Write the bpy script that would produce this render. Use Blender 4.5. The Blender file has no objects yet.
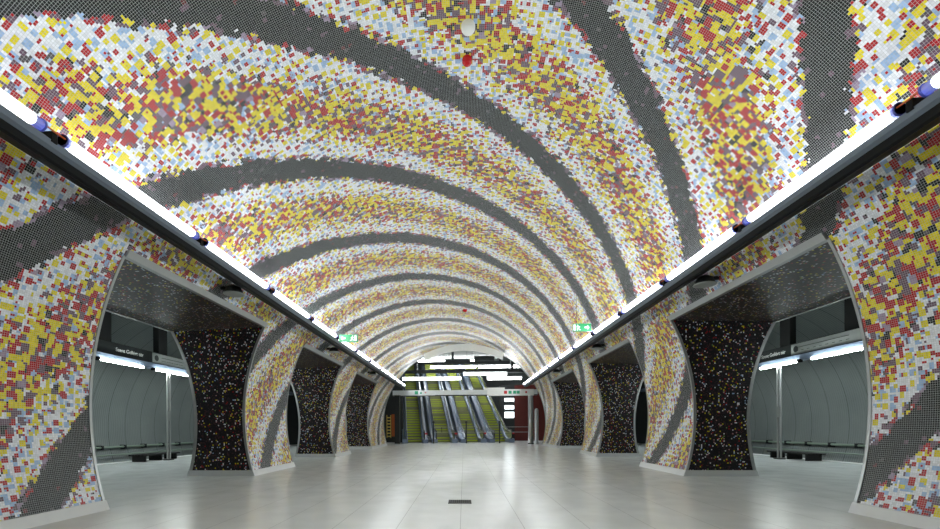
import bpy, math, random
from mathutils import Vector, Matrix
random.seed(7)
sc = bpy.context.scene
col = sc.collection

# ---------------------------------------------------------------- camera, world, exposure
CAM_H = 1.1
cam_data = bpy.data.cameras.new('camera')
cam_data.sensor_width = 36.0
cam_data.lens = 444.0 / 940.0 * 36.0
cam_data.shift_x = (470.0 - 442.6) / 940.0
cam_data.shift_y = (427.8 - 264.5) / 940.0
cam_data.clip_start = 0.05
cam_data.clip_end = 300
cam = bpy.data.objects.new('camera', cam_data)
col.objects.link(cam)
TH = -0.048
F = Vector((math.sin(TH), math.cos(TH), 0)); R_ = Vector((math.cos(TH), -math.sin(TH), 0)); U = Vector((0, 0, 1))
m = Matrix((R_, U, -F)).transposed().to_4x4()
cam.matrix_world = Matrix.Translation((0, 0, CAM_H)) @ m @ Matrix.Rotation(-0.005, 4, 'Z')
sc.camera = cam

world = bpy.data.worlds.new('world'); sc.world = world
world.use_nodes = True
world.node_tree.nodes['Background'].inputs[0].default_value = (0.8, 0.9, 1.0, 1)
world.node_tree.nodes['Background'].inputs[1].default_value = 0.02
sc.view_settings.view_transform = 'Standard'
sc.view_settings.look = 'None'
sc.view_settings.gamma = 1.0
sc.view_settings.use_curve_mapping = False
sc.view_settings.exposure = 1.55
TUBE_POWER = 3.2      # glow of the tubes themselves
RAIL_WATTS = 9.6      # light each tube's reflector throws into the hall
SIDE_POWER = 22.0
HALL_POWER = 4.5        # lamps near the vault's mouth
HALL_DEEP_POWER = 12.0  # upper hall row, and the unseen lamp added up the shaft

# ---------------------------------------------------------------- helpers
def lin(c):
    return tuple(((v / 255.0) / 12.92 if v / 255.0 <= 0.04045 else ((v / 255.0 + 0.055) / 1.055) ** 2.4) for v in c) + (1.0,)

def link(o, parent=None):
    col.objects.link(o)
    if parent is not None:
        o.parent = parent
        # a part sits at the world origin, so its own sub-parts need no offset
        o.location = (0, 0, 0) if parent.parent is not None else -parent.location
    return o

def build(name, verts, faces, mat, parent=None, uvs=None, smooth=False):
    """mesh in world coordinates; a child keeps its world place under its parent"""
    me = bpy.data.meshes.new(name)
    me.from_pydata([tuple(v) for v in verts], [], faces)
    if uvs is not None:
        l = me.uv_layers.new(name='UVMap')
        for p in me.polygons:
            for li in p.loop_indices:
                l.data[li].uv = uvs[me.loops[li].vertex_index]
    if smooth:
        for p in me.polygons: p.use_smooth = True
    me.materials.append(mat)
    me.update()
    return link(bpy.data.objects.new(name, me), parent)

def empty(name, loc, label=None, cat=None, group=None):
    o = bpy.data.objects.new(name, None)
    o.empty_display_size = 0.1
    o.location = loc
    col.objects.link(o)
    if label: o['label'] = label
    if cat: o['category'] = cat
    if group: o['group'] = group
    return o

def tag(o, label=None, cat=None, group=None, kind=None):
    if label: o['label'] = label
    if cat: o['category'] = cat
    if group: o['group'] = group
    if kind: o['kind'] = kind
    return o

class MB:
    def __init__(s): s.v = []; s.f = []
    def add(s, v, f):
        n = len(s.v); s.v += [tuple(a) for a in v]; s.f += [tuple(i + n for i in q) for q in f]; return s
    def box(s, x0, x1, y0, y1, z0, z1):
        x0, x1 = sorted((x0, x1)); y0, y1 = sorted((y0, y1)); z0, z1 = sorted((z0, z1))
        return s.add([(x0,y0,z0),(x1,y0,z0),(x1,y1,z0),(x0,y1,z0),(x0,y0,z1),(x1,y0,z1),(x1,y1,z1),(x0,y1,z1)],
                     [(0,3,2,1),(4,5,6,7),(0,1,5,4),(1,2,6,5),(2,3,7,6),(3,0,4,7)])
    def obox(s, c, ax, ay, az):
        """oriented box: centre and three half-axis vectors"""
        c = Vector(c); ax = Vector(ax); ay = Vector(ay); az = Vector(az)
        v = [c + i*ax + j*ay + k*az for k in (-1,1) for j in (-1,1) for i in (-1,1)]
        return s.add(v, [(0,2,3,1),(4,5,7,6),(0,1,5,4),(1,3,7,5),(3,2,6,7),(2,0,4,6)])
    def prism_y(s, prof, y0, y1):
        """profile of (x,z) points extruded along Y"""
        n = len(prof)
        v = [(p[0], y0, p[1]) for p in prof] + [(p[0], y1, p[1]) for p in prof]
        f = [(i, (i+1) % n, n + (i+1) % n, n + i) for i in range(n)] + [tuple(range(n))[::-1], tuple(range(n, 2*n))]
        return s.add(v, f)
    def tube(s, pts, r, n=10, cap=True):
        pts = [Vector(p) for p in pts]; rings = []
        rr = r if isinstance(r, (list, tuple)) else [r] * len(pts)
        for i, p in enumerate(pts):
            t = (pts[min(i+1, len(pts)-1)] - pts[max(i-1, 0)]).normalized()
            a = Vector((0,0,1)) if abs(t.z) < 0.9 else Vector((1,0,0))
            b = t.cross(a).normalized(); c = t.cross(b).normalized()
            rings.append([p + rr[i]*(math.cos(2*math.pi*k/n)*b + math.sin(2*math.pi*k/n)*c) for k in range(n)])
        v = [q for r_ in rings for q in r_]; f = []
        for i in range(len(pts)-1):
            for k in range(n):
                f.append((i*n+k, i*n+(k+1)%n, (i+1)*n+(k+1)%n, (i+1)*n+k))
        if cap: f += [tuple(range(n)), tuple(range((len(pts)-1)*n, len(pts)*n))[::-1]]
        return s.add(v, f)
    def lathe(s, c, prof, n=24, axis='z'):
        """prof: list of (radius, height) round a vertical axis"""
        v = []; f = []
        for (r, h) in prof:
            for k in range(n):
                a = 2*math.pi*k/n
                v.append((c[0]+r*math.cos(a), c[1]+r*math.sin(a), c[2]+h))
        for i in range(len(prof)-1):
            for k in range(n):
                f.append((i*n+k, i*n+(k+1)%n, (i+1)*n+(k+1)%n, (i+1)*n+k))
        f += [tuple(range(n))[::-1], tuple(range((len(prof)-1)*n, len(prof)*n))]
        return s.add(v, f)
    def build(s, name, mat, parent=None, smooth=False):
        return build(name, s.v, s.f, mat, parent, smooth=smooth)

# ---------------------------------------------------------------- node helper
class NT:
    def __init__(s, name):
        s.mat = bpy.data.materials.new(name); s.mat.use_nodes = True
        s.t = s.mat.node_tree; s.bsdf = s.t.nodes['Principled BSDF']
    def n(s, typ, **kw):
        nd = s.t.nodes.new(typ)
        for k, v in kw.items(): setattr(nd, k, v)
        return nd
    def l(s, a, b): s.t.links.new(a, b)
    def setin(s, sock, v):
        if hasattr(v, 'is_output') or isinstance(v, bpy.types.NodeSocket): s.l(v, sock)
        else: sock.default_value = v
    def m(s, op, a, b=None, c=None, clamp=False):
        nd = s.n('ShaderNodeMath', operation=op, use_clamp=clamp)
        s.setin(nd.inputs[0], a)
        if b is not None: s.setin(nd.inputs[1], b)
        if c is not None: s.setin(nd.inputs[2], c)
        return nd.outputs[0]
    def vm(s, op, a, b=None):
        nd = s.n('ShaderNodeVectorMath', operation=op)
        s.setin(nd.inputs[0], a)
        if b is not None: s.setin(nd.inputs[1], b)
        return nd.outputs[0]
    def mix(s, fac, a, b):
        nd = s.n('ShaderNodeMix', data_type='RGBA')
        s.setin(nd.inputs[0], fac); s.setin(nd.inputs[6], a); s.setin(nd.inputs[7], b)
        return nd.outputs[2]
    def ramp(s, fac, stops):
        nd = s.n('ShaderNodeValToRGB'); cr = nd.color_ramp; cr.interpolation = 'CONSTANT'
        while len(cr.elements) < len(stops): cr.elements.new(0.5)
        for e, (p, c) in zip(cr.elements, stops): e.position = p; e.color = c
        s.setin(nd.inputs[0], fac)
        return nd.outputs[0]
    def sep(s, v):
        nd = s.n('ShaderNodeSeparateXYZ'); s.l(v, nd.inputs[0]); return nd.outputs
    def comb(s, x, y, z=0.0):
        nd = s.n('ShaderNodeCombineXYZ'); s.setin(nd.inputs[0], x); s.setin(nd.inputs[1], y); s.setin(nd.inputs[2], z); return nd.outputs[0]
    def white(s, v, w=None):
        nd = s.n('ShaderNodeTexWhiteNoise', noise_dimensions='2D'); s.l(v, nd.inputs['Vector'])
        return nd.outputs['Value'], nd.outputs['Color']
    def voro(s, v, rnd=0.8, metric='CHEBYCHEV'):
        nd = s.n('ShaderNodeTexVoronoi', voronoi_dimensions='2D', distance=metric)
        s.l(v, nd.inputs['Vector']); nd.inputs['Scale'].default_value = 1.0; nd.inputs['Randomness'].default_value = rnd
        return nd.outputs['Distance'], s.sep(nd.outputs['Color'])
    def noise(s, v, scale, detail=2.0, dims='3D'):
        nd = s.n('ShaderNodeTexNoise', noise_dimensions=dims)
        s.l(v, nd.inputs['Vector']); nd.inputs['Scale'].default_value = scale; nd.inputs['Detail'].default_value = detail
        return nd.outputs['Fac']
    def bump(s, h, strength=0.3, dist=0.01):
        nd = s.n('ShaderNodeBump'); s.l(h, nd.inputs['Height'])
        nd.inputs['Strength'].default_value = strength; nd.inputs['Distance'].default_value = dist
        s.l(nd.outputs[0], s.bsdf.inputs['Normal'])
    def p(s, **kw):
        for k, v in kw.items(): s.setin(s.bsdf.inputs[k.replace('_', ' ')], v)
        return s

def plain(name, rgb, rough=0.5, metal=0.0, var=0.06, scale=6.0, **kw):
    t = NT(name); c = lin(rgb)
    tc = t.n('ShaderNodeTexCoord').outputs['Object']
    f = t.noise(tc, scale, 3.0)
    a = tuple(min(1, v*(1+var)) for v in c[:3]) + (1,); b = tuple(v*(1-var) for v in c[:3]) + (1,)
    t.l(t.mix(f, a, b), t.bsdf.inputs['Base Color'])
    t.p(Roughness=rough, Metallic=metal, **kw)
    return t.mat

def glow(name, rgb, power):
    t = NT(name)
    t.p(Base_Color=lin(rgb), Emission_Color=lin(rgb), Emission_Strength=power, Roughness=0.4)
    return t.mat

# ---------------------------------------------------------------- materials
TILE = 0.0245
WHITE = lin((236, 238, 244)); PALEBLUE = lin((160, 190, 226)); YELLOW = lin((230, 212, 0)); RED = lin((176, 18, 26))
PURPLE = lin((108, 82, 100)); LILAC = lin((160, 140, 166)); DARK = lin((16, 20, 21)); GREYT = lin((90, 84, 88)); BROWN = lin((110, 44, 50))

def mosaic_material():
    t = NT('glass_mosaic')
    uv = t.n('ShaderNodeUVMap', uv_map='UVMap').outputs[0]
    p = t.vm('DIVIDE', uv, (TILE, TILE, 1.0))
    tid = t.vm('ADD', t.vm('FLOOR', p), (0.5, 0.5, 0.0))
    fr = t.sep(t.vm('FRACTION', p))
    ex = t.m('ABSOLUTE', t.m('SUBTRACT', fr[0], 0.5)); ey = t.m('ABSOLUTE', t.m('SUBTRACT', fr[1], 0.5))
    grout = t.m('GREATER_THAN', t.m('MAXIMUM', ex, ey), 0.458)
    rv, rc = t.white(tid)
    rcs = t.sep(rc)
    ti = t.sep(tid)
    # spiral phase: 1 in the middle of a dark ribbon, 0 half way between two ribbons
    ph = t.m('FRACT', t.m('DIVIDE', t.m('ADD', t.m('SUBTRACT', t.m('MULTIPLY', ti[1], TILE), t.m('MULTIPLY', ti[0], TILE*0.87)), 1.83 + 2.94*10), 2.94))
    d = t.m('MULTIPLY', t.m('ABSOLUTE', t.m('SUBTRACT', ph, 0.5)), 2.0)
    # first layer of little blocks
    dA, cA = t.voro(t.vm('DIVIDE', tid, (4.4, 4.4, 1.0)), 0.55)
    dB, cB = t.voro(t.vm('ADD', t.vm('DIVIDE', tid, (2.7, 2.7, 1.0)), (13.3, 7.7, 0.0)), 0.9)
    dC, cC = t.voro(t.vm('ADD', t.vm('DIVIDE', tid, (3.6, 3.6, 1.0)), (31.1, 57.2, 0.0)), 0.8)
    wob = t.m('MULTIPLY', t.m('SUBTRACT', t.noise(tid, 0.09, 2.0, '2D'), 0.5), 0.10)
    jit = t.m('MULTIPLY', t.m('SUBTRACT', cB[0], 0.5), 0.07)
    de = t.m('ADD', t.m('ADD', d, wob), jit)
    # density of warm colours in the middle between ribbons
    mr = t.n('ShaderNodeMapRange'); t.l(t.m('ADD', d, wob), mr.inputs[0])
    mr.inputs[1].default_value = 0.56; mr.inputs[2].default_value = 0.20; mr.inputs[3].default_value = 0.0; mr.inputs[4].default_value = 1.0
    q = mr.outputs[0]
    # background
    light = t.mix(t.m('GREATER_THAN', cC[0], 0.54), WHITE, PALEBLUE)
    light = t.mix(t.m('GREATER_THAN', dC, 0.36), light, WHITE)
    dense = t.ramp(cB[1], [(0.0, PURPLE), (0.22, YELLOW), (0.54, RED), (0.71, PALEBLUE), (0.78, WHITE), (0.86, GREYT), (0.95, DARK)])
    bg = t.mix(t.m('LESS_THAN', cB[2], t.m('MULTIPLY', q, 0.95)), light, dense)
    # blocks
    r1 = t.ramp(cA[0], [(0.0, YELLOW), (0.46, RED), (0.68, PURPLE), (0.86, LILAC), (0.94, DARK)])
    r0 = t.ramp(cA[0], [(0.0, YELLOW), (0.58, RED), (0.80, PALEBLUE), (0.93, PURPLE)])
    blockcol = t.mix(t.m('LESS_THAN', cB[0], q), r0, r1)
    thr = t.m('ADD', t.m('MULTIPLY', cA[1], 0.20), t.m('ADD', t.m('MULTIPLY', q, 0.10), 0.16))
    on = t.m('LESS_THAN', dA, thr)
    colr = t.mix(on, bg, blockcol)
    # small red chips everywhere
    chip = t.m('MULTIPLY', t.m('GREATER_THAN', cC[1], 0.72), t.m('LESS_THAN', dC, 0.22))
    colr = t.mix(chip, colr, RED)
    # edge of a ribbon: mauve and red pieces
    edge = t.ramp(cB[1], [(0.0, PURPLE), (0.34, RED), (0.50, LILAC), (0.66, DARK), (0.88, YELLOW)])
    colr = t.mix(t.m('MULTIPLY', t.m('GREATER_THAN', de, 0.74), t.m('GREATER_THAN', cB[2], 0.25)), colr, edge)
    # ribbon
    colr = t.mix(t.m('GREATER_THAN', de, 0.81), colr, DARK)
    spec = t.m('MULTIPLY', t.m('MULTIPLY', t.m('GREATER_THAN', cB[1], 0.94), t.m('LESS_THAN', dB, 0.4)), t.m('GREATER_THAN', de, 0.81))
    colr = t.mix(spec, colr, t.ramp(cB[2], [(0.0, PURPLE), (0.7, GREYT), (0.85, BROWN)]))
    # each piece a little lighter or darker
    hsv = t.n('ShaderNodeHueSaturation'); t.l(colr, hsv.inputs['Color'])
    t.l(t.m('ADD', t.m('MULTIPLY', rv, 0.24), 0.86), hsv.inputs['Value'])
    fin = t.mix(grout, hsv.outputs[0], lin((196, 200, 200)))
    t.l(fin, t.bsdf.inputs['Base Color'])
    t.l(t.m('ADD', t.m('MULTIPLY', grout, 0.5), 0.28), t.bsdf.inputs['Roughness'])
    t.p(Specular_IOR_Level=0.25)
    return t.mat

def black_mosaic():
    t = NT('black_mosaic')
    uv = t.n('ShaderNodeUVMap', uv_map='UVMap').outputs[0]
    T2 = 0.027
    p = t.vm('DIVIDE', uv, (T2, T2, 1.0)); tid = t.vm('ADD', t.vm('FLOOR', p), (0.5, 0.5, 0.0)); fr = t.sep(t.vm('FRACTION', p))
    grout = t.m('GREATER_THAN', t.m('MAXIMUM', t.m('ABSOLUTE', t.m('SUBTRACT', fr[0], 0.5)), t.m('ABSOLUTE', t.m('SUBTRACT', fr[1], 0.5))), 0.45)
    rv, rc = t.white(tid); s = t.sep(rc)
    bright = t.ramp(s[1], [(0.0, WHITE), (0.30, YELLOW), (0.52, lin((200, 150, 150))), (0.68, RED), (0.80, PALEBLUE), (0.92, lin((120, 160, 90)))])
    dim = t.ramp(s[2], [(0.0, lin((20, 18, 22))), (0.5, lin((28, 25, 30))), (0.75, lin((52, 40, 50))), (0.9, lin((76, 44, 48)))])
    c = t.mix(t.m('GREATER_THAN', rv, 0.89), dim, bright)
    c = t.mix(grout, c, lin((30, 30, 31)))
    t.l(c, t.bsdf.inputs['Base Color']); t.p(Roughness=0.3, Specular_IOR_Level=0.3)
    return t.mat

def floor_material():
    t = NT('polished_stone_floor')
    g = t.n('ShaderNodeNewGeometry').outputs['Position']
    x = t.sep(g)
    sx = t.m('ABSOLUTE', t.m('SUBTRACT', t.m('FRACT', t.m('ADD', t.m('DIVIDE', t.m('ADD', x[0], 0.045), 0.70), 100.5)), 0.5))
    sy = t.m('ABSOLUTE', t.m('SUBTRACT', t.m('FRACT', t.m('ADD', t.m('DIVIDE', x[1], 1.40), 100.5)), 0.5))
    seam = t.m('LESS_THAN', sx, 0.0055); seam2 = t.m('LESS_THAN', sy, 0.0016)
    cell = t.vm('FLOOR', t.comb(t.m('ADD', t.m('DIVIDE', t.m('ADD', x[0], 0.045), 0.70), 100.0), t.m('DIVIDE', x[1], 1.40)))
    rv, _ = t.white(cell)
    n1 = t.noise(g, 2.2, 5.0); n2 = t.noise(g, 60.0, 2.0)
    f = t.m('ADD', t.m('MULTIPLY', n1, 0.6), t.m('ADD', t.m('MULTIPLY', rv, 0.07), t.m('MULTIPLY', n2, 0.25)))
    c = t.mix(f, lin((214, 218, 218)), lin((236, 239, 238)))
    c = t.mix(t.m('MULTIPLY', seam, 0.42), c, lin((90, 94, 94)))
    c = t.mix(t.m('MULTIPLY', seam2, 0.12), c, lin((110, 112, 112)))
    t.l(c, t.bsdf.inputs['Base Color'])
    t.l(t.m('ADD', t.m('MULTIPLY', n1, 0.14), 0.16), t.bsdf.inputs['Roughness'])
    t.p(Specular_IOR_Level=0.5)
    return t.mat

def ribbed_wall():
    t = NT('ribbed_tunnel_wall')
    g = t.sep(t.n('ShaderNodeNewGeometry').outputs['Position'])
    pos = t.n('ShaderNodeNewGeometry').outputs['Position']
    a = t.m('ABSOLUTE', t.m('SUBTRACT', t.m('FRACT', t.m('DIVIDE', t.m('ADD', g[1], 50.0), 0.95)), 0.5))
    seam = t.m('GREATER_THAN', a, 0.485)
    fine = t.m('SINE', t.m('MULTIPLY', g[1], 2*math.pi/0.10))
    n = t.noise(pos, 0.8, 3.0)
    c = t.mix(n, lin((122, 130, 130)), lin((150, 157, 155)))
    c = t.mix(t.m('MULTIPLY', seam, 0.7), c, lin((60, 66, 66)))
    t.l(c, t.bsdf.inputs['Base Color']); t.p(Roughness=0.45, Metallic=0.2)
    t.bump(t.m('ADD', fine, t.m('MULTIPLY', seam, -3.0)), 0.35, 0.01)
    return t.mat

M = dict(
    mosaic=mosaic_material(), black=black_mosaic(), floor=floor_material(), rib=ribbed_wall(),
    steel=plain('brushed_steel', (176, 178, 178), 0.32, 0.75),
    plinth=plain('plinth_steel', (206, 208, 208), 0.35, 0.15),
    body=plain('lamp_body_black', (12, 14, 16), 0.6, 0.0, Specular_IOR_Level=0.15),
    reflector=plain('lamp_reflector', (104, 114, 126), 0.35, 0.3),
    tube=glow('fluorescent_glow', (247, 250, 255), TUBE_POWER),
    sidetube=glow('platform_fluorescent_glow', (240, 250, 246), SIDE_POWER),
    halltube=glow('hall_lamp_glow', (250, 252, 255), HALL_POWER),
    deeptube=glow('shaft_lamp_glow', (250, 252, 255), HALL_DEEP_POWER),
    cap=plain('tube_cap_blue_clear', (150, 158, 200), 0.2, 0.0, Transmission_Weight=0.3),
    ring=plain('tube_ring_blue', (70, 80, 170), 0.3),
    orange=plain('orange_wire', (206, 96, 40), 0.5),
    dark=plain('dark_steel', (40, 43, 44), 0.45, 0.2),
    darker=plain('black_void', (12, 13, 14), 0.8),
    platform_top=plain('platform_ceiling_grey', (70, 76, 76), 0.7),
    edge=plain('platform_edge_white', (228, 230, 228), 0.5),
    track=plain('track_bed', (54, 56, 56), 0.9, scale=20, var=0.2),
    pipe=plain('wall_pipe_greenish', (150, 168, 154), 0.4, 0.2),
    panel=plain('line_map_panel', (150, 154, 152), 0.5),
    white=plain('white_plastic', (238, 239, 236), 0.4),
    grey=plain('hall_grey_green', (160, 170, 164), 0.6),
    hallwall=plain('hall_wall_grey', (130, 138, 136), 0.6),
    redwall=plain('dark_red_wall', (92, 28, 22), 0.5, var=0.25, scale=1.2),
    orangewall=plain('orange_brown_panel', (168, 84, 34), 0.5, var=0.2, scale=2),
    ladder=plain('yellow_rungs', (214, 188, 96), 0.5),
    green=glow('exit_sign_green', (30, 140, 84), 0.06),
    signwhite=glow('exit_sign_white', (236, 250, 240), 0.2),
    beamgrey=plain('sign_beam_grey', (222, 226, 226), 0.4, 0.2),
    redmark=plain('red_mark', (200, 40, 44), 0.4),
    redlamp=plain('red_dome', (196, 22, 34), 0.18),
    greenmark=plain('green_mark', (52, 168, 124), 0.5),
    rise=plain('escalator_riser_green', (170, 186, 48), 0.5, var=0.1, scale=2),
    rise_dull=plain('escalator_riser_dull', (126, 130, 84), 0.5, var=0.1, scale=2),
    tread=plain('escalator_tread_grey', (120, 120, 92), 0.5, 0.2),
    comb=plain('comb_plate_steel', (150, 152, 150), 0.35, 0.6),
    rubber=plain('handrail_black', (20, 21, 23), 0.35),
    deck=plain('escalator_deck_steel', (122, 136, 158), 0.35, 0.3),
    light_panel=glow('white_light_box', (236, 246, 250), 1.6),
    drain=plain('drain_black', (16, 16, 17), 0.6),
)
def glass_material():
    t = NT('balustrade_glass')
    t.p(Base_Color=(0.85, 0.95, 0.9, 1), Roughness=0.05, Transmission_Weight=0.9, IOR=1.2)
    return t.mat
M['glass'] = glass_material()

# ---------------------------------------------------------------- the nave's cross-section
A0 = math.radians(60); RC = 5.202; ZC = 1.080; RS = 4.554; ZS = 1.404; XS = 0.561
SC = RC * A0
ZT = 3.47
def sect(s):
    a = abs(s); g = 1 if s >= 0 else -1
    if a < SC:
        return g*RC*math.sin(a/RC), ZC + RC*math.cos(a/RC)
    t = A0 + (a-SC)/RS
    return g*(XS + RS*math.sin(t)), ZS + RS*math.cos(t)
def s_of_z(z): return SC + RS*(math.acos((z-ZS)/RS) - A0)
def x_of_z(z): return XS + math.sqrt(RS*RS - (z-ZS)**2)
BC, BR, BZ = 10.8, 4.5, 1.2
def xb_of_z(z): return BC - math.sqrt(BR*BR - (z-BZ)**2)
ZB = 3.40
Y_END = 28.0
Y_BACK = -6.0
PIERS = [(3.3, 5.85), (10.13, 12.58), (16.70, 18.95), (23.45, Y_END)]

# vault
st = s_of_z(ZT); NS = 120; NY = 34
vs, uv, fs = [], [], []
for j in range(NY+1):
    y = Y_BACK + (Y_END-Y_BACK)*j/NY
    for i in range(NS+1):
        s = -st + 2*st*i/NS
        x, z = sect(s); vs.append((x, y, z)); uv.append((s, y))
for j in range(NY):
    for i in range(NS):
        a = j*(NS+1)+i; fs.append((a, a+1, a+NS+2, a+NS+1))
o = build('ceiling', vs, fs, M['mosaic'], uvs=uv, smooth=True); tag(o, kind='structure')

# floor
mb = MB(); mb.box(-11.6, 11.6, -8, 40, -0.3, 0.0)
tag(mb.build('floor', M['floor']), kind='structure')
# wall behind the camera
mb = MB(); mb.box(-5.6, 5.6, Y_BACK-0.2, Y_BACK, 0, 6.5)
tag(mb.build('wall_back', M['platform_top']), kind='structure')

names = {-1: 'left', 1: 'right'}
trim_n = 0
for sg in (-1, 1):
    # header slab over the openings: its soffit is black mosaic
    prof = [(4.62, ZT), (xb_of_z(ZB), ZB), (xb_of_z(ZB), ZB+0.35), (4.66, ZT+0.12)]
    n = 4; v = []; u = []; f = []
    for y in (Y_BACK, Y_END):
        for (x, z) in prof: v.append((sg*x, y, z)); u.append((x + (z-ZT), y))
    f = [(i, (i+1)%n, n+(i+1)%n, n+i) for i in range(n)] + [(3,2,1,0), (4,5,6,7)]
    tag(build('wall_' + names[sg], v, f, M['black'], uvs=u), kind='structure')
    # steel strips along the opening heads
    edges = [Y_BACK] + [a for p in PIERS for a in p]
    for k in range(0, len(edges)-1, 2):
        a, b = edges[k], edges[k+1]
        mb = MB(); x0 = x_of_z(ZT)
        mb.prism_y([(sg*(x0-0.03), ZT-0.012), (sg*(x0+0.05), ZT-0.012), (sg*(x0+0.05), ZT+0.05), (sg*(x0-0.075), ZT+0.085), (sg*(x0-0.085), ZT+0.08)], a, b)
        trim_n += 1
        tag(mb.build('trim_%d' % trim_n, M['steel']), kind='structure')
        mb = MB(); xb = xb_of_z(ZB)
        mb.box(sg*(xb-0.03), sg*(xb+0.015), a, b, ZB-0.015, ZB+0.03)
        trim_n += 1
        tag(mb.build('trim_%d' % trim_n, M['steel']), kind='structure')

# ---------------------------------------------------------------- pillars
def side_uv(y): return 0
def pillar(sg, y0, y1, label):
    root = empty('pillar', (sg*5.6, (y0+y1)/2, 0), label, 'pillar', 'mosaic pillars of the hall')
    P = 0.13; N = 28
    zs = [P + (ZT-P)*i/N for i in range(N+1)]
    # nave face
    v, u, f = [], [], []
    for z in zs:
        for y in (y0, y1): v.append((sg*x_of_z(z), y, z)); u.append((sg*s_of_z(z), y))
    for i in range(N): f.append((2*i, 2*i+1, 2*i+3, 2*i+2))
    o = build('mosaic_face', v, f, M['mosaic'], root, uvs=u, smooth=True); o['label'] = 'coloured mosaic face'
    # the two dark reveals and the platform face
    for y, nm in ((y0, 'dark_side'), (y1, 'dark_side')):
        v, u, f = [], [], []; K = 6
        for z in zs:
            xa = x_of_z(z); zz = min(z, ZT); xb = xb_of_z(zz)
            for k in range(K+1):
                x = xa + (xb-xa)*k/K; v.append((sg*x, y, z)); u.append((x + (3.3 if sg > 0 else 0), z + y*1.7))
        for i in range(N):
            for k in range(K):
                a = i*(K+1)+k; f.append((a, a+1, a+K+2, a+K+1))
        o = build(nm, v, f, M['black'], root, uvs=u); o['label'] = 'black speckled mosaic side'
    v, u, f = [], [], []
    for z in zs:
        for y in (y0, y1): v.append((sg*xb_of_z(z), y, z)); u.append((y, z))
    for i in range(N): f.append((2*i, 2*i+1, 2*i+3, 2*i+2))
    build('platform_face', v, f, M['black'], root, uvs=u, smooth=True)
    # steel edge trims
    for y, dy in ((y0, -1), (y1, 1)):
        for which in (0, 1):
            v, f = [], []
            for z in [ZT*i/N for i in range(N+1)]:
                if which == 0:
                    x = x_of_z(z); xa, xc = x-0.012, x+0.045
                else:
                    x = xb_of_z(z); xa, xc = x-0.055, x+0.012
                ya, yc = y+dy*0.014, y-dy*0.03
                v += [(sg*xa, ya, z), (sg*xc, ya, z), (sg*xc, yc, z), (sg*xa, yc, z)]
            for i in range(N):
                for k in range(4): f.append((4*i+k, 4*i+(k+1)%4, 4*i+4+(k+1)%4, 4*i+4+k))
            f += [(3,2,1,0), tuple(4*N+k for k in range(4))]
            build('edge_trim', v, f, M['steel'], root)
    # plinth
    mb = MB(); xa0, xa1 = x_of_z(0)-0.03, x_of_z(P)-0.02; xb0 = xb_of_z(0)+0.03; xb1 = xb_of_z(P)+0.02
    v = []
    for z, xa, xb in ((0, xa0, xb0), (P, xa1, xb1)):
        for y in (y0-0.025, y1+0.025):
            v += [(sg*xa, y, z), (sg*xb, y, z)]
    mb.add(v, [(0,1,3,2), (4,6,7,5), (0,4,5,1), (2,3,7,6), (0,2,6,4), (1,5,7,3)])
    mb.build('plinth', M['plinth'], root)
    return root

words = ['nearest pillar at the %s edge of the picture, covered in large coloured mosaic pieces',
         'second mosaic pillar on the %s, between the first and second openings, with black speckled side',
         'third mosaic pillar on the %s, narrow, between the second and third openings',
         'last and farthest mosaic pillar on the %s, beside the end of the vault']
for i, (a, b) in enumerate(PIERS):
    for sg in (-1, 1):
        pillar(sg, a, b, words[i] % names[sg])

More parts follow.
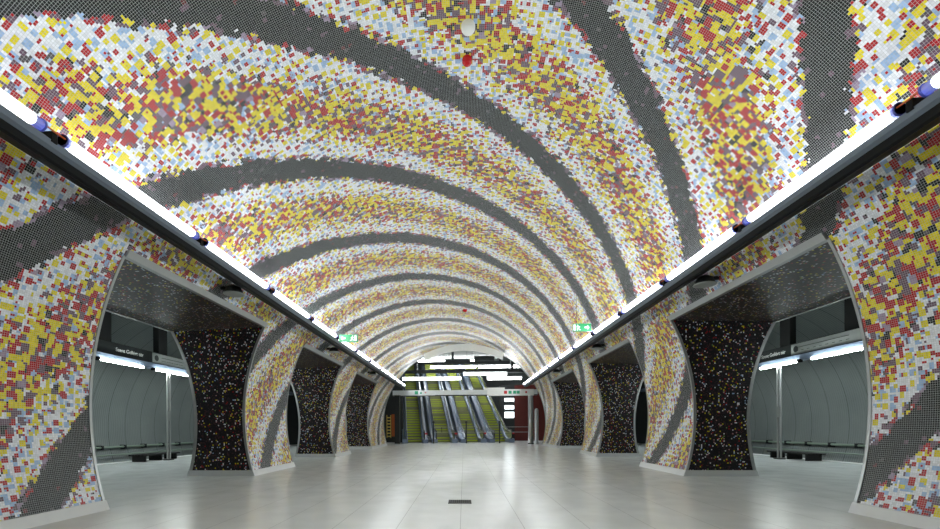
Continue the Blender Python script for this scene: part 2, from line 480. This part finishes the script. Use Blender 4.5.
# ---------------------------------------------------------------- light rails
LX, LZ = 3.86, 3.895
def rail(sg):
    root = empty('light_rail', (sg*4.0, 11.0, 3.62),
                 'long black lamp rail of bright fluorescent tubes along the %s side of the vault' % names[sg], 'lamp',)
    y0, y1 = Y_BACK+0.1, 28.9
    mb = MB()
    mb.prism_y([(sg*p[0], p[1]) for p in [(3.905,3.745),(3.918,3.675),(3.94,3.655),(4.12,3.735),(4.36,3.862),(4.36,3.875),(4.10,3.85),(3.94,3.80)]], y0, y1)  # outer shelf added to reach the wall, blocks tube light from the wall below
    mb.build('housing', M['body'], root)
    mb = MB()
    mb.prism_y([(sg*p[0], p[1]) for p in [(3.84,3.815),(3.862,3.765),(3.898,3.738),(3.91,3.75),(3.945,3.805),(4.08,3.84),(4.08,3.85),(3.93,3.822)]], y0, y1)
    o = mb.build('reflector', M['reflector'], root); o['label'] = 'grey metal reflector'
    k0 = 4.0
    js = [k0 + 2.35*k for k in range(-4, 11)]
    js = [j for j in js if j > y0]
    for k, j in enumerate(js):
        a, b = j+0.20, min(j+2.35-0.20, y1-0.15)
        if b-a < 0.3: continue
        mb = MB(); mb.tube([(sg*LX, a, LZ), (sg*LX, b, LZ)], 0.052, 14)
        t = mb.build('tube', M['tube'], root, smooth=True)
        al = bpy.data.lights.new('tube_light', 'AREA'); al.shape = 'RECTANGLE'; al.size = b-a; al.size_y = 0.10
        al.energy = RAIL_WATTS*(b-a)/2.1; al.color = (0.89, 0.975, 1.0)
        lo = bpy.data.objects.new('tube_light', al); col.objects.link(lo)
        n_ = Vector((-sg*1.0, 0, 0.14)).normalized(); ux = Vector((0, 1, 0)); uy = (-n_).cross(ux)
        mm = Matrix((ux, uy, -n_)).transposed().to_4x4()
        lo.matrix_world = Matrix.Translation(Vector((sg*LX, (a+b)/2, LZ)) + n_*0.056) @ mm
        for (p, q, r) in ((a-0.095, a, a-0.095), (b, b+0.095, b+0.081)):
            c = MB().tube([(sg*LX, p, LZ), (sg*LX, q, LZ)], 0.052, 12).build('end_cap', M['cap'], root)
            MB().tube([(sg*LX, r, LZ), (sg*LX, r+0.016, LZ)], 0.060, 14).build('cap_ring', M['ring'], c)
    for j in js:
        mb = MB()
        mb.box(sg*(LX-0.03), sg*(LX+0.10), j-0.028, j+0.028, 3.80, 3.895)
        mb.tube([(sg*(LX+0.06), j-0.08, 3.84), (sg*(LX+0.06), j+0.08, 3.84)], 0.03, 8)
        mb.tube([(sg*(LX+0.2), j, 3.82), (sg*4.50, j, 3.95)], 0.03, 8)
        b = mb.build('bracket', M['body'], root)
        mb = MB(); mb.tube([(sg*(LX-0.03), j-0.13, LZ+0.01), (sg*(LX-0.035), j, LZ), (sg*(LX-0.03), j+0.13, LZ+0.01)], 0.008, 6)
        mb.build('wire', M['orange'], b)
    return root
rail(-1); rail(1)

# ---------------------------------------------------------------- loudspeakers above the openings
spk_where = [(8.05, 'nearest opening'), (14.4, 'second opening'), (20.6, 'farthest opening')]
for y, w in spk_where:
    for sg in (-1, 1):
        xw = x_of_z(3.66)
        root = empty('loudspeaker', (sg*xw, y, 3.62), 'dark horn loudspeaker with pale rim under the %s lamp rail above the %s' % (names[sg], w), 'loudspeaker', 'loudspeakers under the lamp rails')
        mb = MB(); c = (sg*(xw-0.26), y, 3.60)
        mb.lathe(c, [(0.06, 0.16), (0.13, 0.12), (0.165, 0.02), (0.17, 0.0)][::-1], 20)
        mb.tube([(c[0], y, 3.70), (sg*(xw-0.02), y, 3.72)], 0.035, 8)
        mb.build('horn', M['dark'], root)
        mb = MB(); mb.lathe(c, [(0.165, -0.012), (0.185, -0.006), (0.185, 0.01), (0.172, 0.014)], 24)
        mb.build('rim', M['panel'], root)

# ---------------------------------------------------------------- exit signs
def exit_sign(x0, x1, z0, z1, y, sg, label, flip):
    root = empty('exit_sign', ((x0+x1)/2, y, z0), label, 'sign', 'hanging exit signs')
    MB().box(x0, x1, y, y+0.05, z0, z1).build('sign_box', M['green'], root)
    h = z1-z0; w = x1-x0
    mb = MB(); yy = y-0.003
    def poly(pts, cx):
        n = len(pts); sgn = -1 if flip else 1
        mb.add([(cx+sgn*px*h, yy, z0+pz*h) for px, pz in pts] + [(cx+sgn*px*h, y+0.002, z0+pz*h) for px, pz in pts],
               [tuple(range(n)), tuple(range(n, 2*n))[::-1]] + [(i, (i+1)%n, n+(i+1)%n, n+i) for i in range(n)])
    c0 = x0+w*(0.70 if not flip else 0.30)
    # running man
    poly([(0.10+0.07*math.cos(a*math.pi/4), 0.80+0.07*math.sin(a*math.pi/4)) for a in range(8)], c0)
    poly([(-0.06,0.42),(0.05,0.40),(0.12,0.66),(0.02,0.70)], c0)
    poly([(0.02,0.70),(-0.16,0.62),(-0.20,0.48),(-0.14,0.48),(-0.10,0.57),(0.04,0.62)], c0)
    poly([(0.10,0.66),(0.20,0.52),(0.28,0.54),(0.27,0.60),(0.21,0.60),(0.12,0.70)], c0)
    poly([(-0.06,0.44),(-0.12,0.26),(-0.28,0.24),(-0.28,0.17),(-0.07,0.18),(0.02,0.40)], c0)
    poly([(0.0,0.42),(0.12,0.32),(0.10,0.10),(0.17,0.10),(0.20,0.36),(0.06,0.46)], c0)
    # door
    poly([(0.34,0.12),(0.62,0.12),(0.62,0.88),(0.34,0.88)], c0)
    # arrow
    c1 = x0+w*(0.22 if not flip else 0.78)
    poly([(-0.30,0.50),(-0.05,0.80),(-0.05,0.60),(0.30,0.60),(0.30,0.40),(-0.05,0.40),(-0.05,0.20)], c1)
    mb.build('pictogram', M['signwhite'], root)
    mb = MB()
    for q in (0.2, 0.8):
        mb.tube([(x0+w*q, y+0.025, z1), (x0+w*q, y+0.025, sec_z(x0+w*q))], 0.005, 6)
    mb.build('hanger', M['dark'], root)
def sec_z(x):
    x = abs(x)
    if x < RC*math.sin(A0): return ZC + math.sqrt(RC*RC - x*x)
    return ZS + math.sqrt(RS*RS - (x-XS)**2)
exit_sign(-3.77, -3.20, 3.72, 3.94, 13.3, -1, 'green exit sign hanging beside the left lamp rail', False)
exit_sign(3.24, 3.76, 3.93, 4.16, 13.3, 1, 'green exit sign hanging beside the right lamp rail', True)

# ---------------------------------------------------------------- fittings at the crown
def crown(x, y, r, mat, name, label, cat):
    z = ZC + math.sqrt(RC*RC-x*x)
    root = empty(name, (x, y, z), label, cat)
    MB().lathe((x, y, z), [(r*0.9, 0.02), (r, -0.03), (r*0.96, -0.06)][::-1], 28).build('base', M['white'] if mat is not M['redlamp'] else M['redlamp'], root)
    prof = [(r*0.9*math.cos(a*math.pi/2/6), -0.06 - r*0.55*math.sin(a*math.pi/2/6)) for a in range(6)] + [(0.004, -0.06-r*0.55)]
    MB().lathe((x, y, z), prof[::-1], 28).build('dome', mat, root, smooth=True)
crown(0.08, 5.72, 0.092, M['white'], 'ceiling_sounder', 'round white dome fitting on the crown of the vault, nearest', 'ceiling fitting')
crown(0.07, 6.24, 0.070, M['redlamp'], 'warning_light', 'small round red dome just beyond the white ceiling dome', 'warning light')
crown(0.07, 19.5, 0.10, M['redlamp'], 'warning_light', 'tiny far red dome on the crown of the vault towards the escalators', 'warning light')

# floor drain
root = empty('floor_drain', (-0.065, 6.6, 0), 'black square floor drain on the centre seam of the pale floor', 'drain')
MB().box(-0.235, 0.105, 6.43, 6.76, 0.0, 0.004).build('frame', M['drain'], root)
mb = MB()
for k in range(10): mb.box(-0.215+0.031*k, -0.205+0.031*k, 6.45, 6.74, 0.004, 0.007)
mb.build('grate', M['dark'], root)

# ---------------------------------------------------------------- side platforms
from math import cos, sin, pi
EDGE = 11.6
for sg in (-1, 1):
    nm = names[sg]
    # tube shell: from the pillar heads over the top and down to the track
    a_start = math.atan2(ZB-BZ, xb_of_z(ZB)-BC); a_end = -0.56
    K = 48; v, f = [], []
    for y in (-8, 0, 8, 16, 24, 34):
        for k in range(K+1):
            a = a_start + (a_end-a_start)*k/K
            v.append((sg*(BC+BR*cos(a)), y, BZ+BR*sin(a)))
    for j in range(5):
        for k in range(K):
            q = j*(K+1)+k; f.append((q, q+1, q+K+2, q+K+1))
    tag(build('wall_platform_'+nm, v, f, M['rib'], smooth=True), kind='structure')
    mb = MB(); mb.box(sg*EDGE, sg*16, -8, 34, -1.5, -1.3)
    tag(mb.build('floor_track_'+nm, M['track']), kind='structure')
    mb = MB(); mb.box(sg*(EDGE-0.34), sg*(EDGE+0.02), -8, 34, 0.0, 0.006)
    trim_n += 1; tag(mb.build('trim_%d' % trim_n, M['edge']), kind='structure')
    for yy in (-8.1, 34):
        mb = MB(); mb.box(sg*6.2, sg*15.6, yy, yy+0.1, -1.4, 6)
        tag(mb.build('wall_platform_end_'+nm, M['platform_top']), kind='structure')
    mb = MB(); mb.box(sg*5.6, sg*6.9, Y_BACK-2, Y_BACK, 0, 3.6)
    tag(mb.build('wall_back_'+nm, M['platform_top']), kind='structure')
    # rails
    # pipe along the wall
    root = empty('handrail_pipe', (sg*15.0, 12, 0.3), 'pale pipe on clips along the foot of the curved track wall, %s tunnel' % nm, 'pipe')
    MB().tube([(sg*15.05, -8, 0.34), (sg*15.05, 34, 0.34)], 0.05, 8).build('pipe', M['pipe'], root)
    for k in range(10, 24): MB().box(sg*14.98, sg*15.25, -6+1.25*k-0.05, -6+1.25*k+0.05, 0.24, 0.42).build('clip', M['dark'], root)
    mb = MB(); mb.tube([(sg*14.85, -8, 0.02), (sg*14.85, 34, 0.02)], 0.03, 8)
    mb.build('lower_pipe', M['pipe'], root)
    # sign beam with lamps
    root = empty('sign_beam', (sg*10.5, 14, 3.36), 'dark beam with station name and line map over the %s platform' % nm, 'sign beam')
    mb = MB(); mb.box(sg*10.5, sg*10.72, 4, 27, 3.34, 3.72); mb.build('beam', M['dark'], root)
    mb = MB(); mb.box(sg*10.46, sg*10.74, 4, 27, 3.16, 3.335)
    mb.build('lamp_channel', M['deck'], root)
    for k in range(-3, 6):
        yc = 12.95 + 2.3*k + (0.15 if sg < 0 else 0)
        if yc > 26 or yc < 5: continue
        MB().tube([(sg*10.42, yc-0.86, 3.12), (sg*10.42, yc+0.86, 3.12)], 0.035, 10).build('tube', M['sidetube'], root)
        MB().box(sg*10.38, sg*10.50, yc-0.97, yc-0.88, 3.08, 3.18).build('tube_holder', M['body'], root)
    mb = MB()
    for yh in (5.5, 12.55, 15.05, 21.0):
        h = MB(); h.box(sg*10.5, sg*10.7, yh-0.22, yh+0.22, 3.70, 5.75); h.build('hanger', M['darker'], root)
    pa, pb = ((14.5, 16.3) if sg < 0 else (12.15, 14.75))
    px = MB(); px.box(sg*10.485, sg*10.5, pa, pb, 3.37, 3.69); pn = px.build('line_map', M['panel'], root)
    q = MB(); q.box(sg*10.480, sg*10.4845, pa+0.45, pb-0.15, 3.565, 3.58)
    q.tube([(sg*10.480, (pa+0.2) if sg < 0 else (pb-0.2), 3.53), (sg*10.4845, (pa+0.2) if sg < 0 else (pb-0.2), 3.53)], 0.1, 14)
    for k in range(9):
        yy = pa+0.5+(pb-pa-0.75)*k/8
        q.box(sg*10.480, sg*10.4845, yy-0.05, yy+0.05, 3.46, 3.475)
    q.build('map_line', M['dark'], pn)
    # station name lettering
    cu = bpy.data.curves.new('lettering', 'FONT'); cu.body = 'Szent Gellért tér'; cu.size = 0.17; cu.align_x = 'CENTER'; cu.extrude = 0.002
    tmp = bpy.data.objects.new('lettering_source', cu); col.objects.link(tmp)
    bpy.context.view_layer.update()
    me = bpy.data.meshes.new_from_object(tmp); bpy.data.objects.remove(tmp)
    yc = 13.5 if sg < 0 else 15.6
    for vv in me.vertices:
        lx, ly, lz = vv.co
        vv.co = Vector((sg*(10.492-lz), yc + (lx if sg < 0 else -lx), 3.47+ly))
    me.materials.clear(); me.materials.append(M['white'])
    for p in me.polygons: p.material_index = 0
    link(bpy.data.objects.new('lettering', me), root)
    # posts carrying the beam
    posts = [-4.0+6.45*k for k in range(5)]
    for yp in (8.9, 15.35, 21.8):
        w = {8.9: 'nearest one', 15.35: 'seen through the first opening', 21.8: 'farthest one'}[yp]
        r2 = empty('platform_post', (sg*10.55, yp, 0), 'slim steel post on the %s platform, %s' % (nm, w), 'post', 'posts under the sign beams')
        mb = MB(); mb.tube([(sg*10.52, yp-0.07, 0), (sg*10.52, yp-0.07, 3.17)], 0.03, 8); mb.tube([(sg*10.52, yp+0.07, 0), (sg*10.52, yp+0.07, 3.17)], 0.03, 8)
        mb.build('pole', M['steel'], r2)
        MB().box(sg*10.49, sg*10.55, yp-0.09, yp+0.09, 1.4, 1.75).build('call_box', M['panel'], r2)
        MB().box(sg*10.42, sg*10.62, yp-0.14, yp+0.14, 0, 0.03).build('foot', M['dark'], r2)
    # low black bench by the post
    r3 = empty('bench', (sg*10.95, 15.3, 0), 'low black slatted bench at the edge of the %s platform beside the steel post' % nm, 'bench')
    mb = MB()
    for k in range(5): mb.box(sg*(10.70+0.11*k), sg*(10.79+0.11*k), 14.35, 16.25, 0.20, 0.24)
    mb.build('seat', M['drain'], r3)
    for yy in (14.5, 15.3, 16.1): MB().box(sg*10.74, sg*11.2, yy-0.03, yy+0.03, 0, 0.20).build('leg', M['drain'], r3)

# ---------------------------------------------------------------- end of the vault and escalator hall
# pale crescent at the vault's mouth
v, f = [], []; K = 30
for i in range(K+1):
    s = -2.55 + 5.1*i/K; x, z = sect(s)
    dep = 0.42
    d = Vector((x, 0, z-ZC)).normalized()
    for y in (Y_END-0.55, Y_END-0.45):
        v.append((x, y, z)); v.append((x*0.985, y, z-dep))
for i in range(K):
    a = 4*i; f += [(a, a+4, a+5, a+1), (a+2, a+3, a+7, a+6), (a+1, a+5, a+7, a+3), (a, a+2, a+6, a+4)]
f += [(0,1,3,2), (4*K, 4*K+2, 4*K+3, 4*K+1)]
trim_n += 1; tag(build('trim_%d' % trim_n, v, f, M['white']), kind='structure')

HZ = 8.0
# portal wall round the vault mouth (faces the hall)
v, f = [], []; K = 60; smax = s_of_z(0.0)
for i in range(K+1):
    s = -smax + 2*smax*i/K; x, z = sect(s)
    for y in (Y_END, Y_END+0.25):
        v.append((x, y, z))
        a = math.atan2(z-0.0, x); L = min(9.5/max(abs(cos(a)), 1e-6), HZ/max(sin(a), 1e-6))
        v.append((L*cos(a), y, L*sin(a)))
for i in range(K):
    a = 4*i
    f += [(a, a+4, a+5, a+1), (a+2, a+3, a+7, a+6), (a, a+2, a+6, a+4)]
tag(build('wall_portal', v, f, M['hallwall']), kind='structure')
MBs = MB(); MBs.box(-9.5, 9.5, Y_END, 56, HZ, HZ+0.2); tag(MBs.build('ceiling_hall', M['grey']), kind='structure')
for sg in (-1, 1):
    mb = MB(); mb.box(sg*9.3, sg*9.5, Y_END+0.25, 56, 0, HZ); tag(mb.build('wall_hall_'+names[sg], M['hallwall']), kind='structure')
mb = MB(); mb.box(-9.5, 9.5, 55.8, 56, 0, HZ); tag(mb.build('wall_far', M['hallwall']), kind='structure')
# hall walls on either side of the escalators
mb = MB(); mb.box(4.2, 9.3, 37.0, 37.2, 0, 4.6); tag(mb.build('wall_red', M['redwall']), kind='structure')
mb = MB(); mb.box(3.0, 4.2, 37.0, 37.2, 0, 4.6); tag(mb.build('wall_niche', M['dark']), kind='structure')
mb = MB(); mb.box(-9.3, -4.7, 34.0, 34.2, 0, 4.6); tag(mb.build('wall_side', M['dark']), kind='structure')
for k, (z0, z1, w) in enumerate(((3.25, 3.52, 'top'), (2.62, 2.92, 'middle'), (1.90, 2.38, 'bottom'))):
    o = MB().box(3.38, 4.14, 36.93, 37.0, z0, z1).build('light_box', M['light_panel'])
    tag(o, 'bright white light strip beside the red wall right of the escalators, %s one of three' % w, 'light', 'white light strips by the red wall')
o = MB().box(-5.55, -5.02, 33.9, 34.0, 0.45, 2.15).build('wall_panel', M['orangewall']); tag(o, 'orange brown panel in the gap between the last left pillar and the dark column', 'panel')
root = empty('rung_ladder', (-5.75, 33.9, 0.3), 'pale yellow runged rack left of the orange panel', 'ladder')
MB().box(-5.93, -5.89, 33.86, 33.9, 0.35, 2.1).build('side_rail', M['ladder'], root)
MB().box(-5.63, -5.59, 33.86, 33.9, 0.35, 2.1).build('side_rail', M['ladder'], root)
for k in range(7): MB().box(-5.89, -5.63, 33.86, 33.9, 0.42+0.24*k, 0.50+0.24*k).build('rung', M['ladder'], root)

# columns at the hall's entrance
root = empty('entrance_column', (-4.46, 29.6, 0), 'dark column at the left end of the sign beam before the escalators', 'column')
MB().box(-4.63, -4.29, 29.5, 29.8, 0, 3.3).build('shaft', M['dark'], root)
MB().box(-4.66, -4.26, 29.47, 29.83, 0, 0.05).build('foot', M['steel'], root)
root = empty('entrance_column', (4.42, 29.6, 0), 'grey steel column at the right end of the sign beam', 'column')
MB().tube([(4.42, 29.65, 0.05), (4.42, 29.65, 3.3)], 0.17, 18).build('shaft', M['steel'], root, smooth=True)
MB().lathe((4.42, 29.65, 0), [(0.2, 0), (0.2, 0.05)], 18).build('foot', M['dark'], root)
root = empty('bollard', (4.9, 30.1, 0), 'shorter round topped steel post right of the grey column', 'post')
MB().tube([(4.88, 30.1, 0), (4.88, 30.1, 2.25), (4.88, 30.1, 2.33), (4.88, 30.1, 2.38)], [0.13, 0.13, 0.1, 0.03], 16).build('shaft', M['beamgrey'], root, smooth=True)
# sign beam
root = empty('overhead_sign', (0.1, 29.6, 3.25), 'long pale overhead sign beam across the front of the escalators', 'sign')
MB().box(-4.75, 4.85, 29.5, 29.75, 3.28, 3.60).build('beam', M['beamgrey'], root)
MB().box(-4.75, 4.85, 29.48, 29.77, 3.22, 3.28).build('under_edge', M['dark'], root)
pn = MB().box(1.55, 4.6, 29.44, 29.5, 3.20, 3.62).build('sign_panel', M['white'], root)
MB().box(1.35, 2.7, 29.46, 29.5, 3.60, 3.74).build('sign_cap', M['white'], root)
def mark(x, z, s, mat, shape, parent, yy):
    mb = MB()
    if shape == 'sq': mb.box(x-s, x+s, yy-0.01, yy, z-s, z+s)
    elif shape == 'arrow':
        mb.add([(x-s, yy-0.01, z), (x, yy-0.01, z+s), (x, yy-0.01, z+s*.35), (x+s, yy-0.01, z+s*.35), (x+s, yy-0.01, z-s*.35), (x, yy-0.01, z-s*.35), (x, yy-0.01, z-s)], [tuple(range(7))])
    mb.build('pictogram', mat, parent)
for x, mt in ((2.75, M['redmark']), (3.05, M['greenmark']), (3.35, M['greenmark']), (3.58, M['greenmark']), (4.1, M['redmark'])):
    mark(x, 3.42, 0.10 if x < 4 else 0.06, mt, 'sq', pn, 29.44)
lp = MB().box(-4.2, -1.9, 29.46, 29.5, 3.26, 3.60).build('sign_panel', M['beamgrey'], root)
mark(-3.15, 3.44, 0.11, M['greenmark'], 'sq', lp, 29.46); mark(-2.85, 3.42, 0.06, M['greenmark'], 'sq', lp, 29.46); mark(-2.55, 3.44, 0.06, M['redmark'], 'arrow', lp, 29.46)

# hall ceiling beams and lamps
for k, (y, z, x0, x1) in enumerate(((36.6, 6.35, -6, 6.2), (31.4, 4.98, -4.9, 4.9))):
    root = empty('cross_beam', (0, y, z), ('dark cross beam high above the escalators, behind the hall lamps', 'lower dark cross beam above the overhead sign')[k], 'beam', 'cross beams in the escalator hall')
    MB().box(x0, x1, y, y+0.2, z, z+0.22).build('beam', M['dark'], root)
    for xx in ((-0.9, 3.0) if k == 0 else (-3.4, 3.4)):
        MB().box(xx-0.1, xx+0.1, y+0.02, y+0.18, z+0.22, HZ).build('hanger', M['dark'], root)
lamps = [(-2.7, 1.0, 36.3, 6.05, 'left end of the upper row'), (1.2, 4.7, 36.3, 6.05, 'right end of the upper row'),
         (-4.3, -0.2, 31.2, 4.55, 'left end of the lower row'), (0.0, 3.0, 31.2, 4.85, 'middle of the lower row, higher than its neighbours'), (1.7, 4.1, 31.9, 4.60, 'right end of the lower row'),
         (-4.5, 3.0, 44.0, 7.72, 'added out of sight far up the shaft to brighten the hall')]  # last one is an added lamp, hidden from view, that brightens the hall
for x0, x1, y, z, w in lamps:
    root = empty('hall_lamp', ((x0+x1)/2, y, z), 'long horizontal white lamp over the escalators, %s' % w, 'lamp', 'linear lamps in the escalator hall')
    MB().tube([(x0, y, z), (x1, y, z)], 0.085, 12).build('diffuser', M['deeptube' if y > 36 else 'halltube'], root)
    MB().box(x0-0.05, x1+0.05, y+0.03, y+0.13, z+0.08, z+0.16).build('housing', M['beamgrey'], root)
    mb = MB()
    for q in (0.2, 0.8): mb.tube([(x0+(x1-x0)*q, y+0.08, z+0.1), (x0+(x1-x0)*q, y+0.08, HZ-0.004)], 0.012, 6)
    mb.build('cable', M['dark'], root)
root = empty('ventilation_duct', (1.4, 37.6, 7.0), 'dark boxy duct and gear under the hall ceiling', 'duct')
MB().box(0.9, 2.6, 37.6, 38.2, 6.75, 7.15).build('duct', M['dark'], root)
MB().box(-1.6, 0.6, 37.6, 38.0, 6.7, 6.9).build('tray', M['dark'], root)

# escalators
TILT = math.radians(8.4); INC = math.radians(27.5)
def escalator(X, label):
    Y = 32.0 + 0.147*(X+3.5)
    root = empty('escalator', (X, Y, 0), label, 'escalator', 'escalators at the end of the hall')
    root.rotation_euler = (0, 0, TILT)
    def put(o):            # parts are modelled in the escalator's own frame
        o.parent = root; o.location = (0, 0, 0); return o
    def pb(mb, name, mat, par=None, smooth=False):
        o = mb.build(name, mat, None, smooth=smooth); o.parent = par or root; return o
    W = 0.52; rise = 0.205; run = rise/math.tan(INC); N = 40; y0 = 0.9
    pb(MB().box(-W, W, -0.5, 0.55, -0.002, 0.012), 'comb_plate', M['comb'])
    pb(MB().box(-W, W, 0.55, 0.9, -0.05, 0.015), 'landing_step', M['tread'])
    for k in range(N):
        y = y0 + run*k
        b = pb(MB().box(-W, W, y, y+run+0.02, rise*k+0.03, rise*(k+1)), 'step', M['tread'])
        pb(MB().box(-W, W, y-0.012, y, rise*k+0.08, rise*(k+1)-0.012), 'riser', M['rise'] if random.random() < 0.75 else M['rise_dull'], b)
    L = run*N; Ht = rise*N
    dirv = Vector((0, cos(INC), sin(INC))); up = Vector((0, -sin(INC), cos(INC)))
    for s in (-1, 1):
        xa = s*(W+0.01); xb = s*(W+0.40)
        # skirt + sloping deck
        mb = MB()
        prof = [(-0.4, 0.0), (y0, 0.0), (y0+L, Ht-0.5), (y0+L, Ht+0.30), (y0+0.1, 0.42), (0.3, 0.30), (-0.4, 0.28)]
        n = len(prof)
        mb.add([(xa, a, b) for a, b in prof] + [(xb, a, b) for a, b in prof],
               [tuple(range(n)), tuple(range(n, 2*n))[::-1]] + [(i, (i+1)%n, n+(i+1)%n, n+i) for i in range(n)])
        pb(mb, 'deck', M['deck'])
        # glass
        xg = s*(W+0.12)
        prof = [(-0.55, 0.30), (0.3, 0.32), (y0+0.1, 0.42), (y0+L, Ht+0.3), (y0+L, Ht+0.92), (y0+0.15, 1.04), (0.4, 0.92), (-0.5, 0.90), (-0.68, 0.80), (-0.74, 0.60), (-0.68, 0.40)]
        n = len(prof); mb = MB()
        mb.add([(xg-0.006, a, b) for a, b in prof] + [(xg+0.006, a, b) for a, b in prof],
               [tuple(range(n)), tuple(range(n, 2*n))[::-1]] + [(i, (i+1)%n, n+(i+1)%n, n+i) for i in range(n)])
        pb(mb, 'balustrade', M['glass'])
        path = [(xg, -0.50, 0.30), (xg, -0.68, 0.38), (xg, -0.76, 0.60), (xg, -0.68, 0.82), (xg, -0.50, 0.92), (xg, 0.4, 0.94), (xg, y0+0.15, 1.06), (xg, y0+L, Ht+0.96)]
        pb(MB().tube(path, 0.042, 8), 'handrail', M['rubber'], smooth=True)
        gp = [(xg, p[1]+(0.07 if i < 3 else 0.0), p[2]-(0.075 if i > 2 else -0.02)) for i, p in enumerate(path)]
        pb(MB().tube(gp, 0.028, 8), 'handrail_guide', M['plinth'], smooth=True)
        pb(MB().box(xg-0.045 if s > 0 else xg-0.045, xg+0.045, -0.45, 0.2, 0.28, 0.34), 'newel_base', M['steel'])
        if s > 0: pb(MB().box(xg+0.01, xg+0.22, -0.60, -0.58, 0.62, 0.74), 'stop_label', M['redmark'])
        # light strip between neighbouring machines
        mb = MB(); mb.obox((s*(W+0.30), y0+L/2, Ht/2+0.40), (0.03, 0, 0), dirv*(L/2/cos(INC)), up*0.02)
        pb(mb, 'deck_strip', M['steel'])
    return root
esc = [(-3.53, 'leftmost of the four escalators with yellow green steps, beside the dark column'),
       (-1.42, 'second escalator from the left, yellow green steps'),
       (0.66, 'third escalator from the left, yellow green steps'),
       (2.72, 'rightmost of the four escalators, beside the white light strips')]
for X, l in esc: escalator(X, l)

# barrier in front of the escalators
posts = [-2.13, 0.17, 2.47, 4.75]
for i, x in enumerate(posts):
    w = ['between the first and second escalators', 'between the second and third escalators', 'between the third and fourth escalators', 'right of the escalators beside the grey column'][i]
    root = empty('barrier_post', (x, 31.0, 0), 'slim black post with pointed head %s' % w, 'post', 'barrier posts before the escalators')
    MB().tube([(x, 31.0, 0.02), (x, 31.0, 1.45)], 0.05, 10).build('pole', M['dark'], root)
    MB().lathe((x, 31.0, 1.45), [(0.085, 0), (0.085, 0.07), (0.03, 0.13)], 12).build('head', M['drain'], root)
    MB().lathe((x, 31.0, 0), [(0.1, 0), (0.1, 0.02)], 12).build('foot', M['steel'], root)
for i in range(3):
    x0, x1 = posts[i]+0.06, posts[i+1]-0.06
    w = ['left', 'middle', 'right'][i]
    root = empty('gate_rail', ((x0+x1)/2, 31.0, 0.75), 'thin steel double rail between the barrier posts, %s one of three' % w, 'rail', 'rails between the barrier posts')
    for z in (1.14, 0.78): MB().tube([(x0, 31.0, z), (x1, 31.0, z)], 0.02, 6).build('bar', M['steel'], root)
    MB().box(x0+0.5, x0+0.54, 30.97, 31.03, 0.78, 1.14).build('upright', M['dark'], root)
